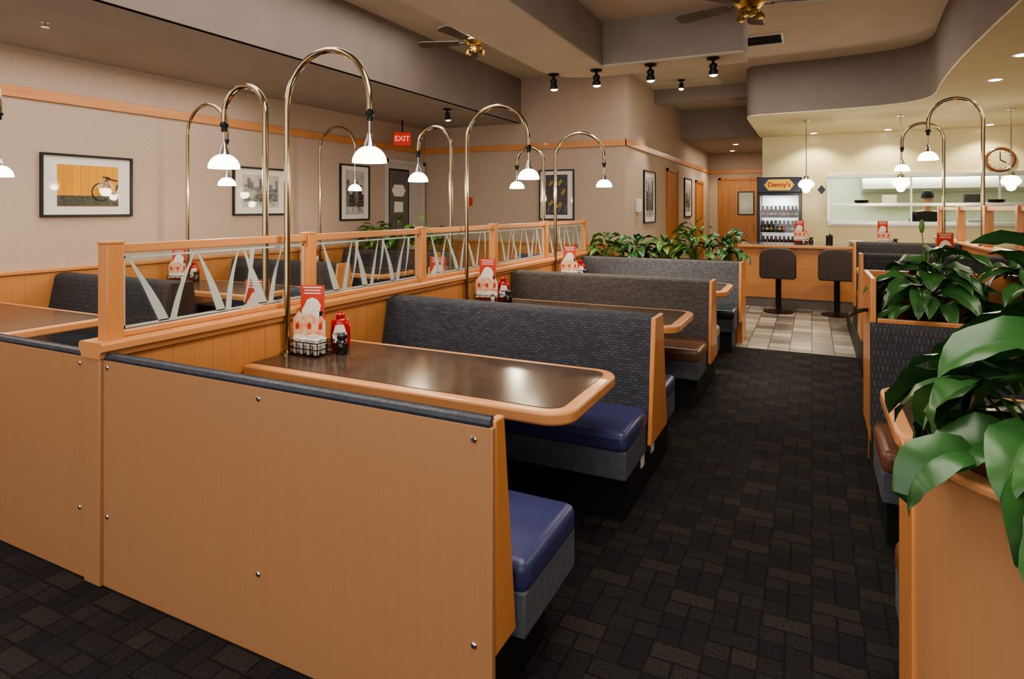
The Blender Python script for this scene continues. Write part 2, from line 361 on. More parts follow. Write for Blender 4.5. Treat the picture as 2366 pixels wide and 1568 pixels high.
b0=bench(-2.62,-.81,1.555,.95,[1],FABN,[BLUEV],["hi"],(LAM,0),label="booth bench with tan laminate back and blue vinyl seat",group=G1,over=.055)
screws(b0,[(.03,.90),(.89,.89),(1.75,.89),(.03,.29),(.89,.28),(1.75,.30)])
bench(-2.62,-.775,3.50,.95,[-1,1],FABN,[BLUEV,BLUEV],["hi"],label="double booth bench, navy patterned back and blue vinyl seats",group=G1)
bench(-2.62,-.745,5.45,.95,[-1,1],FABB,[BROWNV,TANV],["hi"],label="double booth bench, brown patterned back and brown vinyl seat",group=G1)
bench(-2.62,-.715,7.50,.95,[-1],FABG,[TEALV],["hi"],label="booth bench with grey patterned back and dark teal seat",group=G1)
b4=bench(-3.58,-2.73,1.555,.95,[1],FABN,[BLUEV],["lo"],(LAM,0),label="short booth bench with tan laminate back panel",group=G1)
screws(b4,[(.80,.90),(.80,.29)])
bench(-3.58,-2.73,3.50,.95,[-1,1],FABN,[BLUEV,BLUEV],["lo"],label="short double booth bench beside glass divider",group=G1)
bench(-3.58,-2.73,5.45,.95,[-1,1],FABN,[BROWNV,BROWNV],["lo"],label="short double booth bench with dark back",group=G1)
bench(-3.58,-2.73,7.50,.95,[-1],FABN,[TEALV],["lo"],label="short single booth bench with dark back",group=G1)
for y,se in ((3.37,[-1,1]),(5.32,[-1,1]),(7.30,[-1])):
    bench(-6.35,-4.67,y,.95,se,FABS,[TEALV]*2,["hi"],label="charcoal booth bench against the wainscoted wall",group=G1,endmat=BASE if y<4 else WOOD)
bench(.245,1.41,1.80,.93,[1],FABS,[BROWNV],[],label="booth bench behind curved planter, brown seat",group=G1)
bench(.28,1.41,3.80,.95,[-1],FABS,[BROWNV],[],label="booth bench, charcoal dashed back, brown vinyl seat",group=G1)
bench(.36,1.41,5.95,.98,[-1,1],FABS,[BROWNV]*2,["lo"],z=.2,label="raised double booth bench with charcoal back",group=G1)
bench(.42,1.41,7.95,.98,[-1,1],FABS,[BROWNV]*2,["lo"],z=.2,label="raised double booth bench near the counter",group=G1)

# ------------------------------------------------------------ tables
def table(wx,y0,y1,L,d,z=0,label="booth table with dark top and honey wood edge"):
    W=y1-y0; r=root("booth_table",label,"table",(wx,(y0+y1)/2,z),group="booth tables")
    def poly(ins,rad):
        p=[(0,-W/2+ins),(L-ins-rad,-W/2+ins)]
        for i in range(1,9):
            t=-math.pi/2+i*math.pi/2/8; p.append((L-ins-rad+rad*math.cos(t),-W/2+ins+rad+rad*math.sin(t)))
        for i in range(0,9):
            t=i*math.pi/2/8; p.append((L-ins-rad+rad*math.cos(t),W/2-ins-rad+rad*math.sin(t)))
        p.append((0,W/2-ins)); p=[(d*a,b) for a,b in p]
        return p
    m=MB(); m.prism(poly(0,.12),.695,.75); m.obj("table_edge",WOODX,r,bevel=.012,bseg=3)
    m=MB(); m.prism(poly(.055,.07),.74,.7525); m.obj("table_surface",TABTOP,r)
    m=MB(); cxl=d*L*.5; m.lathe([(.24,0),(.24,.015),(.05,.04),(.04,.06),(.04,.66),(.14,.69),(.14,.695)],cxl,0,0,20); m.obj("pedestal",BLKM,r)
    return r
table(-2.615,2.22,2.96,1.77,1); table(-2.615,4.20,4.95,1.80,1); table(-2.615,6.18,6.95,1.87,1)
SL="small two-seat booth table beside glass divider"
for a,b in ((2.22,2.90),(4.2,4.9),(6.2,6.9)): table(-2.735,a,b,.80,-1,label=SL)
for a,b in ((2.05,2.83),(4.0,4.75),(5.95,6.7)): table(-6.36,a,b,1.72,1,label="wall booth table with dark top")
table(1.41,2.50,3.26,1.14,-1,label="booth table with dark glossy top opposite the aisle"); table(1.41,4.80,5.40,1.06,-1,.2,label="raised booth table near tall planter"); table(1.41,6.6,7.3,1.0,-1,.2,label="raised booth table near the counter")

# ------------------------------------------------------------ glass-topped partition
part=root("glass_topped_divider","honey wood low wall topped with etched glass panels","divider",(-2.675,1.535,0))
m=MB(); m.box(-.045,.045,.02,6.2,0,.955); m.obj("low_wall",BEADY,part)
m=MB(); m.box(-.055,.055,-.014,.10,0,.955); m.obj("end_board",LAM,part,bevel=.004)
cp=[(-.062,.935),(.062,.935),(.066,.955),(.08,.965),(.08,.99),(.07,1.0),(-.07,1.0),(-.08,.99),(-.08,.965),(-.066,.955)]
m=MB(); m.prism(cp,-.02,6.22,"y"); m.obj("cap_rail",WOODH,part)
py=[1.60,2.74,3.90,5.09,6.32,7.64]
for i,y in enumerate(py):
    w=.036 if i==0 else .032
    m=MB(); m.box(-.033,.033,y-w,y+w,.995,1.405); m.box(-.036,.036,y-w-.003,y+w+.003,1.40,1.413); m.obj("post",WOOD,part,loc=(0,-1.535,0),bevel=.004)
def blade(m,y0,z0,y1,z1,wd,bend,x=0,tip=.0022):
    n=14; L=[];Rr=[]
    for i in range(n+1):
        t=i/n; yy=y0+(y1-y0)*t+bend*math.sin(math.pi*t)*.5; zz=z0+(z1-z0)*t
        ww=wd*(1-t)**.8*(.9+.15*math.sin(math.pi*min(t*1.3,1)))+tip
        L.append(m.bm.verts.new((x,yy-ww,zz))); Rr.append(m.bm.verts.new((x,yy+ww,zz)))
    for i in range(n): m._f([L[i],Rr[i],Rr[i+1],L[i+1]])
for i in range(5):
    a=py[i]+.034; b=py[i+1]-.034
    m=MB(); m.box(-.02,.02,a,b,1.36,1.40); m.obj("top_rail",WOODH,part,loc=(0,-1.535,0),bevel=.004)
    m=MB(); m.box(-.02,.02,a,b,1.0,1.025); m.obj("bottom_rail",WOODH,part,loc=(0,-1.535,0),bevel=.004)
    m=MB(); m.box(-.004,.004,a,b,1.02,1.365); g=m.obj("glass_pane",GLASS,part,loc=(0,-1.535,0))
    m=MB(); X=.0062; T=1.337
    for (ya,yb,za,zb) in ((a+.012,b-.012,1.033,1.045),(a+.012,b-.012,1.335,1.345),(a+.012,a+.022,1.033,1.345),(b-.022,b-.012,1.033,1.345)):
        m.quad((X,ya,za),(X,yb,za),(X,yb,zb),(X,ya,zb))
    rb=random.Random(70+i); y=a+.20
    cl=lambda v: min(max(v,a+.035),b-.035)
    while y<b-.05:
        blade(m,y,1.04,cl(y-rb.uniform(.10,.17)),T,rb.uniform(.021,.028),rb.uniform(.0,.03),X,.004)
        blade(m,y+rb.uniform(.04,.07),1.04,cl(y+rb.uniform(.08,.15)),T,rb.uniform(.013,.019),-rb.uniform(.0,.03),X+.0003,.004)
        if rb.random()<.5: blade(m,cl(y+.19),T,cl(y+rb.uniform(.13,.20)),1.06,.012,.02,X+.0009,.003)
        y+=rb.uniform(.26,.32)
    m.obj("etched_grass",FROST,g)

# ------------------------------------------------------------ arch lamps
def arch(loc,zc,rad,sx,rim,label):
    r=root("arch_lamp",label,"lamp",loc,group="brass arch lamps"); z0=loc[2]; C=zc-z0
    pts=[(0,0,0),(0,0,C*.5),(0,0,C)]
    for i in range(1,17):
        t=math.pi*i/16; pts.append((sx*(rad-rad*math.cos(t)),0,C+rad*math.sin(t)))
    tx=sx*2*rad; q=rim-z0
    drop=min(.07,max(.02,C-q-.27)); pts.append((tx,0,C-drop))
    m=MB(); m.tube(pts,.0165,14); m.lathe([(.035,0),(.035,.012),(.02,.02)],0,0,0,16); m.obj("pole",BRASS,r)
    D=C-drop
    m=MB(); m.lathe([(.016,D+.003),(.024,D-.008),(.024,D-.025),(.015,D-.03),(.017,D-.05),(.010,D-.058)],tx,0,0,14); m.obj("socket",BLKM,r)
    m=MB(); m.tube([(tx,0,D-.05),(tx,0,q+.10)],.005,8); m.lathe([(.012,.15),(.016,.125),(.026,.100),(.030,.080)],tx,0,q,14); m.obj("stem",CHROME,r)
    m=MB(); pr=[(.003,.086)]
    for i in range(1,12):
        t=math.pi/2*i/11; pr.append((.087*math.sin(t),.086*math.cos(t)))
    pr+= [(.080,.0),(.074,.03),(.05,.06),(.001,.075)]
    m.lathe(pr,tx,0,q,28,cap=False); m.obj("shade",DOME,r)
    light("lamp_glow","POINT",(tx,0,q-.03),8,(1,.84,.62),.06,r)
    return r
LB="brass arch lamp with opal glass dome shade"
for y in (2.50,4.46,6.44): arch((-2.598,y,.752),2.105,.285,1,1.785,LB+" over booth table")
for y in (2.49,4.46,6.46): arch((-2.752,y,.752),2.085,.167,-1,1.785,"small "+LB)
for y in (2.40,4.35,6.30): arch((-5.95,y,.752),2.33,.30,1,1.785,LB+" near picture wall")
for y in (7.10,9.0): arch((1.44,y,1.2),2.385,.215,-1,2.02,LB+" on raised divider")

# ------------------------------------------------------------ table-top items
def caddy(loc,rz=0):
    r=root("condiment_caddy","black wire caddy holding packets on booth table","caddy",loc,rz,"condiment caddies")
    m=MB()
    for z in (.006,.04,.075): m.tube([(-.10,-.065,z),(.10,-.065,z),(.10,.065,z),(-.10,.065,z)],.0028,6,closed=True)
    for x in (-.10,-.05,0,.05,.10):
        for y in (-.065,.065): m.tube([(x,y,.003),(x,y,.075)],.0025,6)
    for y in (-.04,0,.04):
        m.tube([(-.1,y,.006),(.1,y,.006)],.002,6)
    for x in (-.1,.1):
        m.tube([(x,.0,.006),(x,0,.075)],.0025,6)
    m.obj("wire_basket",BLKM,r)
    m=MB(); m.box(-.098,.03,.045,.052,.01,.23); m.obj("card_holder",BLACK,r,bevel=.003)
    return r
def packets(loc,rz=0):
    for i,(dx,dy,c) in enumerate(((-.07,-.043,WHITE),(-.025,-.043,WHTC),(.022,-.043,WHITE),(.070,-.04,WHTC),(.07,.01,WHITE))):
        for zz in (.010,.038,.066):
            m=MB(); m.lathe([(.014,0),(.019,.022),(.021,.023),(.021,.026)],0,0,0,12); 
            o=m.obj("creamer_cup",c,loc=(loc[0]+dx,loc[1]+dy,loc[2]+zz)); tag(o,"small white creamer cup in wire caddy","creamer","creamer cups")
def card_red(loc,rz=0):
    r=root("menu_card","tall red promotional card with white figure","menu card",loc,rz,"menu cards")
    m=MB(); m.box(-.070,.070,-.001,.001,0,.36); m.obj("card",REDC,r)
    m=MB(); m.prism([(-.062,.14),(.062,.14),(.062,.20),(.045,.225),(.05,.25),(.03,.28),(.0,.292),(-.03,.28),(-.045,.25),(-.062,.22)],-.0022,-.0012,"y"); m.obj("card_figure",WHTC,r)
    m=MB()
    for k,w in enumerate((.055,.046,.05)): m.box(-w,w,-.0022,-.0012,.344-k*.016,.350-k*.016)
    m.obj("card_lines",WHTC,r)
    return r
def card_pic(loc,rz=0):
    r=root("dessert_card","die-cut orange and white picture card","menu card",loc,rz,"picture cards")
    m=MB(); m.prism([(-.095,0),(.095,0),(.095,.13),(.07,.16),(.04,.14),(.01,.175),(-.03,.15),(-.06,.185),(-.095,.14)],-.001,.001,"y"); m.obj("card",ORGC,r)
    m=MB(); m.prism([(-.09,.005),(.09,.005),(.08,.05),(.02,.06),(-.03,.045),(-.085,.06)],-.0022,-.0012,"y")
    m.obj("card_figure",WHTC,r)
    m=MB()
    for sx in (-.07,.0,.065): m.prism([(sx-.010,.085),(sx+.010,.085),(sx+.014,.105),(sx+.004,.125),(sx-.010,.11)],-.0022,-.0012,"y")
    m.obj("card_figure",REDC,r); return r
def ketchup(loc,rz=0):
    r=root("ketchup_bottle","red squeeze ketchup bottle with white label","bottle",loc,rz,"ketchup bottles")
    m=MB(); m.lathe([(.028,0),(.034,.005),(.036,.05),(.034,.10),(.032,.14),(.022,.155)],0,0,0,20); o=m.obj("bottle_body",KETCH,r); o.scale=(1.4,.8,1)
    m=MB(); m.lathe([(.022,.155),(.022,.175),(.014,.18),(.01,.19)],0,0,0,16); m.obj("cap",KETCH,r)
    m=MB(); m.prism([(-.030,.035),(.030,.035),(.036,.075),(.020,.125),(-.020,.125),(-.036,.075)],-.0310,-.0285,"y"); m.obj("label_patch",WHTC,r)
    text("HEINZ",.019,BLACK,r,(0,-.0315,.08),(math.pi/2,0,0),ext=.0004)
    return r
def sauce(loc,rz=0):
    r=root("sauce_bottle","small dark glass sauce bottle with black cap","bottle",loc,rz,"sauce bottles")
    m=MB(); m.lathe([(.030,0),(.034,.004),(.034,.055),(.024,.075),(.018,.08)],0,0,0,20); m.obj("bottle_body",SAUCE,r)
    m=MB(); m.lathe([(.018,.08),(.026,.082),(.026,.10),(.014,.112)],0,0,0,16); m.tube([(.015,0,.09),(.040,0,.104)],.006,8); m.obj("cap",BLACK,r)
    return r
def shaker(loc,rz=0):
    r=root("salt_shaker","glass salt shaker with chrome cap","shaker",loc,rz,"shakers")
    m=MB(); m.lathe([(.016,0),(.018,.003),(.015,.05),(.014,.055)],0,0,0,10); m.obj("glass_body",WHITE,r)
    m=MB(); m.lathe([(.015,.055),(.016,.06),(.013,.072),(.004,.076)],0,0,0,12); m.obj("cap",CHROME,r); return r
proto=None
def item_set(x,y,z,rz=0):
    global proto
    offs=[(0,0,0),(-.03,.035,.012),(-.02,.0,.05),(.05,.17,0),(.14,.08,0),(.035,.0,.012)]
    if proto is None:
        fs=[caddy,card_red,card_pic,ketchup,sauce,shaker]
        proto=[f((x+o[0],y+o[1],z+o[2])) for f,o in zip(fs,offs)]
        for p in (proto[1],proto[2]): p.rotation_euler=(0,0,.30)
        proto[3].rotation_euler=(0,0,.62)
        proto[3].scale=(1.12,1.12,1.12)
    else:
        c,s_=math.cos(rz),math.sin(rz)
        for p,o in zip(proto,offs):
            dup(p,(x+c*o[0]-s_*o[1],y+s_*o[0]+c*o[1],z+o[2]),rz+p.rotation_euler[2]*.9)
item_set(-2.465,2.55,.7535); packets((-2.465,2.55,.7535))
item_set(-2.44,4.56,.7535); item_set(-2.44,6.52,.7535)
item_set(-2.95,2.62,.7535,.3); item_set(-2.95,4.6,.7535,.3)
item_set(-6.15,2.45,.7535,.3); item_set(-6.15,4.4,.7535,.3); item_set(-6.15,6.3,.7535,.3)
item_set(1.15,6.9,.9535)

# ------------------------------------------------------------ plants
def lily(loc,n,Hh,spread,seed,mat=LEAF,lw=.042,ll=.26,label="leafy peace lily growing in wooden planter",group="peace lilies",amin=0,amax=2*math.pi,fl=0,droop=.16,lift=.9):
    rb=random.Random(seed); r=root("peace_lily",label,"plant",loc,group=group)
    m=MB(); st=MB()
    for i in range(n):
        az=rb.uniform(amin,amax); f=rb.random()**.7
        reach=spread*(.12+.88*f); hh=Hh*(1-.6*f*f)*rb.uniform(.55,1.1)
        base=Vector((rb.uniform(-.05,.05),rb.uniform(-.05,.05),0)); d=Vector((math.cos(az),math.sin(az),0))
        p1=base+d*reach*.25+Vector((0,0,hh*.6)); p2=base+d*reach*.55+Vector((0,0,hh*.95))
        st.tube([base,base.lerp(p1,.5)+Vector((0,0,hh*.05)),p1,p2],[.0045,.004,.0035,.003],5)
        L=ll*rb.uniform(.75,1.15); W=lw*rb.uniform(.8,1.2)
        pitch=rb.uniform(.3,1.0)*lift-f*.5; side=Vector((-d.y,d.x,0)); tw=rb.uniform(-.6,.6); p=p2.copy(); rows=[]
        N=10; dr=rb.uniform(.7,1.3)*droop
        for k in range(N+1):
            t=k/N; w=W*math.sin(math.pi*min(1,t**.8*.97+.03))**.8
            if k==N: w=.0008
            dirn=(d*math.cos(pitch)+Vector((0,0,math.sin(pitch)))); up=side.cross(dirn)*-1
            if up.z<0 and pitch<1.2: up=-up
            sd=(side*math.cos(tw)+up*math.sin(tw)); u2=up*math.cos(tw)-side*math.sin(tw)
            wav=w*.16*math.sin(t*16+i)
            rows.append([m.bm.verts.new(q) for q in (p-sd*w+u2*(w*.28+wav),p-sd*w*.5+u2*w*.22,p,p+sd*w*.5+u2*w*.22,p+sd*w+u2*(w*.28-wav))])
            p=p+dirn*(L/N); pitch-=dr
        for k in range(N):
            for j in range(4): m._f([rows[k][j],rows[k][j+1],rows[k+1][j+1],rows[k+1][j]])
    m.obj("leaves",mat,r); st.obj("stems",STEM,r)
    for k in range(fl):
        q=MB(); x,y=rb.uniform(-.1,.1),rb.uniform(-.1,.1); q.tube([(0,0,0),(x*.5,y*.5,Hh*.7),(x,y,Hh*1.25)],.003,5)
        q.sphere((x,y,Hh*1.3),.014,.012,.04,8,6); q.obj("flower_stalk",LEAFL,r)
    return r
def boxplanter(x0,x1,y0,y1,h0,label,mat=WOOD):
    r=root("planter_box",label,"planter",(x0,y0,0)); L=x1-x0; W=y1-y0
    m=MB(); t=.025; m.box(0,L,0,t,0,h0); m.box(0,L,W-t,W,0,h0); m.box(0,t,t,W-t,0,h0); m.box(L-t,L,t,W-t,0,h0); m.obj("box_sides",mat,r,bevel=.003)
    m=MB(); m.box(t,L-t,t,W-t,h0-.12,h0-.07); m.obj("soil",SOIL,r); return r
boxplanter(-2.58,-.72,7.53,7.95,.93,"long wooden planter box behind booth bench")
for i,(x,y) in enumerate(((-2.40,7.75),(-2.02,7.72),(-1.66,7.76),(-1.30,7.74),(-.92,7.75))):
    lily((x,y,.86),36,(.36,.32,.34,.54,.44)[i],.20,20+i,LEAFL if i in (0,2,3) else LEAF,.040,.23,lift=1.15)
boxplanter(-6.34,-4.7,7.33,7.75,.93,"wooden planter box near the picture wall",SKIRT)
for i,x in enumerate((-6.0,-5.6,-5.2)): lily((x,7.54,.86),30,.52,.22,40+i,LEAFL,.040,.26,label="variegated leafy plant in planter near wall",lift=1.2)
lily((-4.88,7.54,.86),18,.42,.15,44,LEAFL,.036,.2,label="variegated leafy plant in planter near wall")
r=root("planter_box","honey wood planter with tall back board and thin lip","planter",(.29,3.84,0))
m=MB(); m.box(0,.025,0.03,.58,.27,1.17); m.obj("side_board",WOOD,r,bevel=.004)
m=MB(); m.box(.025,1.12,.55,.58,0,1.17); m.obj("back_board",WOOD,r,bevel=.004)
m=MB(); m.box(.03,1.12,.05,.55,0,.80); m.obj("soil_bed",SOIL,r)
m=MB(); m.box(.03,1.12,0,.03,.3,.958); m.obj("front_board",WOOD,r,bevel=.004)
lily((.60,4.12,.80),52,.50,.24,61,LEAF,.050,.26,fl=1,lift=1.0)
lily((1.10,4.10,.80),50,.54,.26,62,LEAF,.050,.27,lift=1.0)
r=root("curved_planter","half-round tan laminate planter with honey wood lip","planter",(.82,1.78,0))
def arcp(ra,rb_=None,n=32):
    rb_=ra-.18
    return [(ra*math.cos(math.pi+math.pi*i/n),rb_*math.sin(math.pi+math.pi*i/n)) for i in range(n+1)]
m=MB(); m.prism(arcp(.60)+arcp(.575)[::-1],0,.965,"z"); m.obj("curved_panel",LAM,r)
m=MB(); m.prism(arcp(.615)+arcp(.560)[::-1],.965,.988,"z"); m.obj("lip",WOODX,r,bevel=.007)
m=MB(); m.box(-.575,.575,-.03,0,0,.965); m.obj("rear_board",WOOD,r)
m=MB(); m.prism(arcp(.57),.84,.90,"z"); m.obj("soil",SOIL,r)
m=MB(); m.box(-.605,-.578,0,.20,0,.925); m.obj("side_board",WOOD,r,bevel=.004)
m=MB(); m.box(-.606,-.572,-.05,0.0,0,.99); m.obj("corner_post",WOOD,r,bevel=.004)
lily((.51,1.66,.90),30,.38,.34,81,LEAF,.060,.28,amin=math.pi*.45,amax=math.pi*1.7,droop=.18,lift=.85)
lily((.62,1.66,.90),40,.56,.34,72,LEAF,.062,.30,droop=.15,lift=1.0)
lily((1.0,1.62,.90),26,.58,.30,73,LEAF,.060,.28)

# ------------------------------------------------------------ raised divider opposite
dv=root("glass_topped_divider","honey wood low wall with framed glass near the counter","divider",(1.46,1.9,0))
m=MB(); m.box(-.045,.045,0,2.6,0,.98); m.box(-.045,.045,2.6,7.5,0,1.17); m.obj("low_wall",BEADY,dv)
m=MB(); m.box(-.07,.07,0,2.6,.98,1.01); m.box(-.07,.07,2.6,7.52,1.17,1.2); m.obj("cap_rail",WOODH,dv,bevel=.006)
py2=[5.0,6.0,7.0,8.15,9.3]
for y in py2:
    m=MB(); m.box(-.035,.035,y-.035,y+.035,1.2,1.58); m.obj("post",WOOD,dv,loc=(0,-1.9,0),bevel=.004)
for i in range(4):
    a,b=py2[i]+.035,py2[i+1]-.035
    m=MB(); m.box(-.02,.02,a,b,1.53,1.57); m.obj("top_rail",WOODH,dv,loc=(0,-1.9,0),bevel=.004)
    m=MB(); m.box(-.003,.003,a,b,1.2,1.54); m.obj("glass_pane",GLASS,dv,loc=(0,-1.9,0))

# ------------------------------------------------------------ pictures
PGL=glassmat("picture_glass",(1,1,1),.035)
def picture(loc,w,h_,rz,art,label,mat_=.13,extra=None):
    r=root("framed_picture",label,"picture",loc,rz,"framed pictures")
    f=.022; m=MB()
    m.box(-w/2,w/2,-.03,0,h_/2-f,h_/2); m.box(-w/2,w/2,-.03,0,-h_/2,-h_/2+f); m.box(-w/2,-w/2+f,-.03,0,-h_/2+f,h_/2-f); m.box(w/2-f,w/2,-.03,0,-h_/2+f,h_/2-f)
    m.obj("frame",BLACK,r,bevel=.002)
    m=MB(); m.box(-w/2+f,w/2-f,-.012,-.001,-h_/2+f,h_/2-f); m.obj("mat_board",MAT,r)
    k=mat_*min(w,h_)+f
    m=MB(); m.box(-w/2+k+.05*w,w/2-k-.05*w,-.014,-.012,-h_/2+k,h_/2-k); m.obj("print",art,r)
    if extra: extra(r)
    m=MB(); m.quad((-w/2+f,-.024,-h_/2+f),(w/2-f,-.024,-h_/2+f),(w/2-f,-.024,h_/2-f),(-w/2+f,-.024,h_/2-f)); m.obj("picture_glass",PGL,r)
    return r
ART1=brickmat("yellow_plank_wall",(.74,.36,.04),(.66,.30,.03),(.45,.20,.02),.075,5.0,0,.002,"xz",rough=.6,shift=(0,2.0,0))
def bike(r):
    Y=-.0165
    m=MB(); m.box(-.283,.283,-.0155,-.014,-.195,-.095); m.obj("print_pavement",pm("pavement_print",(.10,.10,.07),(.03,.035,.03),nscale=40),r)
    m=MB(); cx_,cz_,rw=.115,-.055,.088
    m.tube([(cx_+rw*math.cos(t*math.pi/14),Y,cz_+rw*math.sin(t*math.pi/14)) for t in range(28)],.0055,5,closed=True)
    for t in range(8):
        a=t*math.pi/8; m.tube([(cx_-rw*math.cos(a),Y,cz_-rw*math.sin(a)),(cx_+rw*math.cos(a),Y,cz_+rw*math.sin(a))],.001,4)
    for a,b in (((cx_,cz_),(.17,.08)),((.17,.08),(.275,.06)),((.18,.04),(.24,-.09)),((.24,-.09),(.275,.02)),((.13,.095),(.20,.085)),((.17,.08),(.165,.10)),((.24,-.09),(.275,-.10)),((.135,.05),(.185,.055))):
        m.tube([(a[0],Y,a[1]),(b[0],Y,b[1])],.006,5)
    m.obj("print_bicycle",BLACK,r)
picture((-6.388,3.60,1.772),.85,.60,math.pi/2,ART1,"black framed print of bicycle against yellow wall",extra=bike)
GREYA=pm("grey_photo_tone",(.60,.59,.57),(.40,.39,.38),nscale=7,detail=8,rough=.5)
DKA=pm("dark_photo_tone",(.06,.06,.06),(.03,.03,.03),nscale=20,rough=.5)
MDA=pm("mid_photo_tone",(.25,.245,.24),(.17,.165,.16),nscale=20,rough=.5)
def street(w,h_,dark,seed):
    def f(r):
        rb=random.Random(seed); m=MB(); d=MB(); Y=-.0155
        x=-w/2
        while x<w/2-.02:
            bw=rb.uniform(.04,.09); xb=min(x+bw,w/2); top=-h_/2+h_*rb.uniform(.45,.95)
            (d if rb.random()<dark else m).box(x,xb,Y,-.014,-h_/2+h_*.15,top)
            z=-h_/2+h_*.2
            while z<top-.03:
                (m if rb.random()<.5 else d).box(x+.008,xb-.008,Y-.001,Y,z,z+.012); z+=.03
            x=xb
        for k in range(7): d.tube([(rb.uniform(-w/2,w/2),Y-.001,-h_/2+.01),(rb.uniform(-w/4,w/4),Y-.001,-h_/2+h_*.4)],.002,4)
        m.obj("print_buildings",MDA,r); d.obj("print_shadows",DKA,r)
    return f
picture((-6.388,5.70,1.772),.86,.61,math.pi/2,GREYA,"black framed pale grey city photograph",.12,street(.54,.38,.15,3))
picture((-6.388,7.51,1.80),.68,.86,math.pi/2,GREYA,"black framed dark monochrome street photograph",.10,street(.40,.62,.7,5))
ART4=pm("dark_road_print",(.06,.068,.078),(.02,.024,.03),nscale=12,rough=.5)
def taxi(r):
    m=MB(); g=MB(); a=.95; c,s_=math.cos(a),math.sin(a)
    for (x,z) in ((-.10,.19),(-.02,.04),(.06,.20),(.12,.05),(-.10,-.14),(.05,-.17)):
        T=lambda pts:[(x+c*p-s_*q,z+s_*p+c*q) for p,q in pts]
        m.prism(T([(-.045,-.018),(.04,-.020),(.048,-.012),(.048,.012),(.04,.020),(-.045,.018),(-.05,0)]),-.0165,-.0145,"y")
        g.prism(T([(-.026,-.014),(-.016,-.014),(-.016,.014),(-.026,.014)]),-.0172,-.0165,"y"); g.prism(T([(.012,-.014),(.024,-.012),(.024,.012),(.012,.014)]),-.0172,-.0165,"y")
    m.obj("print_cars",pm("cab_yellow",(.65,.36,.03),(.55,.3,.02)),r); g.obj("print_car_windows",BLACK,r)
    m=MB()
    for k in range(4): m.prism([(-.17+k*.1,-.29),(-.165+k*.1,-.29),(-.10+k*.1,-.15),(-.105+k*.1,-.15)],-.0155,-.0142,"y")
    m.obj("print_road_lines",GREYA,r)
picture((-3.79,9.458,1.78),.62,.83,0,ART4,"black framed print of yellow cars from above",.10,taxi)
picture((-2.628,11.0,1.76),.85,.93,math.pi/2,GREYA,"black framed pale photograph on corridor wall",.10,street(.55,.68,.2,8))
picture((-2.628,14.8,1.81),.90,.90,math.pi/2,GREYA,"black framed photograph further along corridor wall",.10,street(.6,.65,.2,9))
m=MB(); m.box(-.09,.09,-.07,0,-.11,.11); o=m.obj("wall_thermostat",WHITE,loc=(-2.63,10.15,1.60),rot=(0,0,math.pi/2),bevel=.01); tag(o,"white plastic control box on corridor wall","wall box")
m=MB(); m.box(-.06,.06,-.05,0,-.07,.07); m.box(-.03,.03,-.06,-.05,-.02,.02); o=m.obj("fire_alarm",REDC,loc=(-5.45,9.46,1.68),bevel=.006); tag(o,"small red fire alarm box on wall","alarm")
r=root("exit_sign","red illuminated exit sign hanging from ceiling","sign",(-6.02,8.25,2.70),.55)
m=MB(); m.box(-.14,.14,-.03,.03,-.12,.10); m.obj("sign_housing",emat("lit_red_sign",(1,.06,.02),.18,(.35,.03,.02)),r,bevel=.008)
text("EXIT",.12,emat("lit_sign_letters",(1,.25,.14),.7,(.6,.2,.12)),r,(0,-.033,-.01),(math.pi/2,0,0))
m=MB(); m.tube([(0,0,.10),(0,0,.30)],.012,8); m.obj("hanger",BLKM,r)

# ------------------------------------------------------------ ceiling fixtures
def spot(loc,rz,tilt,en=25,label="black adjustable ceiling spotlight, lit"):
    r=root("track_spotlight",label,"spotlight",loc,rz,"ceiling spotlights")
    m=MB(); m.lathe([(.06,0),(.06,-.018),(.028,-.026),(.013,-.03),(.013,-.06)],0,0,0,18); m.obj("mount",BLKM,r)
    m=MB(); m.lathe([(.018,-.0),(.038,-.018),(.038,-.045),(.030,-.05),(.030,-.062),(.043,-.07),(.043,-.112)],0,0,0,18); m.obj("lamp_can",BLKM,r,loc=(0,0,-.05),rot=(tilt,0,0))
    m=MB(); m.lathe([(.038,-.110),(.038,-.118),(.018,-.130)],0,0,0,16); m.obj("lens",LENS,r,loc=(0,0,-.05),rot=(tilt,0,0))
    light("spot_beam","SPOT",(0,0,-.20),en,(1,.90,.74),.03,r,rot=(tilt,0,0),spot=80)
    return r
for x in (-2.50,-2.02,-1.455,-.85): spot((x,6.15,3.0),0,.15,45)
spot((-2.0,10.7,3.75),0,-.2,60); spot((-4.75,7.6,3.0),0,.2,30)
def fan(loc,zc,nb,ph,label,k=1):
    r=root("ceiling_fan",label,"fan",loc,group="ceiling fans"); d=zc-loc[2]
    m=MB(); m.lathe([(.07,d),(.07,d-.04),(.02,d-.06)],0,0,0,20); m.tube([(0,0,d-.05),(0,0,.1)],.012,8); m.lathe([(.05,.12),(.12,.08),(.13,.02),(.10,-.02),(.06,-.04),(.08,-.05),(.08,-.07),(.04,-.09),(.01,-.10)],0,0,0,24); m.obj("motor_housing",GOLD,r)
    for i in range(nb):
        m=MB(); m.box(.10,.20,-.015,.015,0,.008); m.prism([(.18,-.05),(.60,-.075),(.65,-.05),(.65,.05),(.60,.075),(.18,.05)],.008,.016); m.obj("fan_blade",FANW,r,rot=(.2,0,ph+i*2*math.pi/nb))
    for i in range(3):
        t=ph+i*2*math.pi/3; m=MB(); m.lathe([(.015,.03),(.035,.0),(.04,-.02)],0,0,0,14,cap=False); m.obj("glass_shade",GOLD,r,loc=(.09*math.cos(t),.09*math.sin(t),-.09))
    return r
fan((-.47,5.45,3.24),3.45,5,.3,"gold ceiling fan with five brown blades")
fan((-3.35,5.94,3.38),3.75,5,.9,"gold ceiling fan in recessed bay")
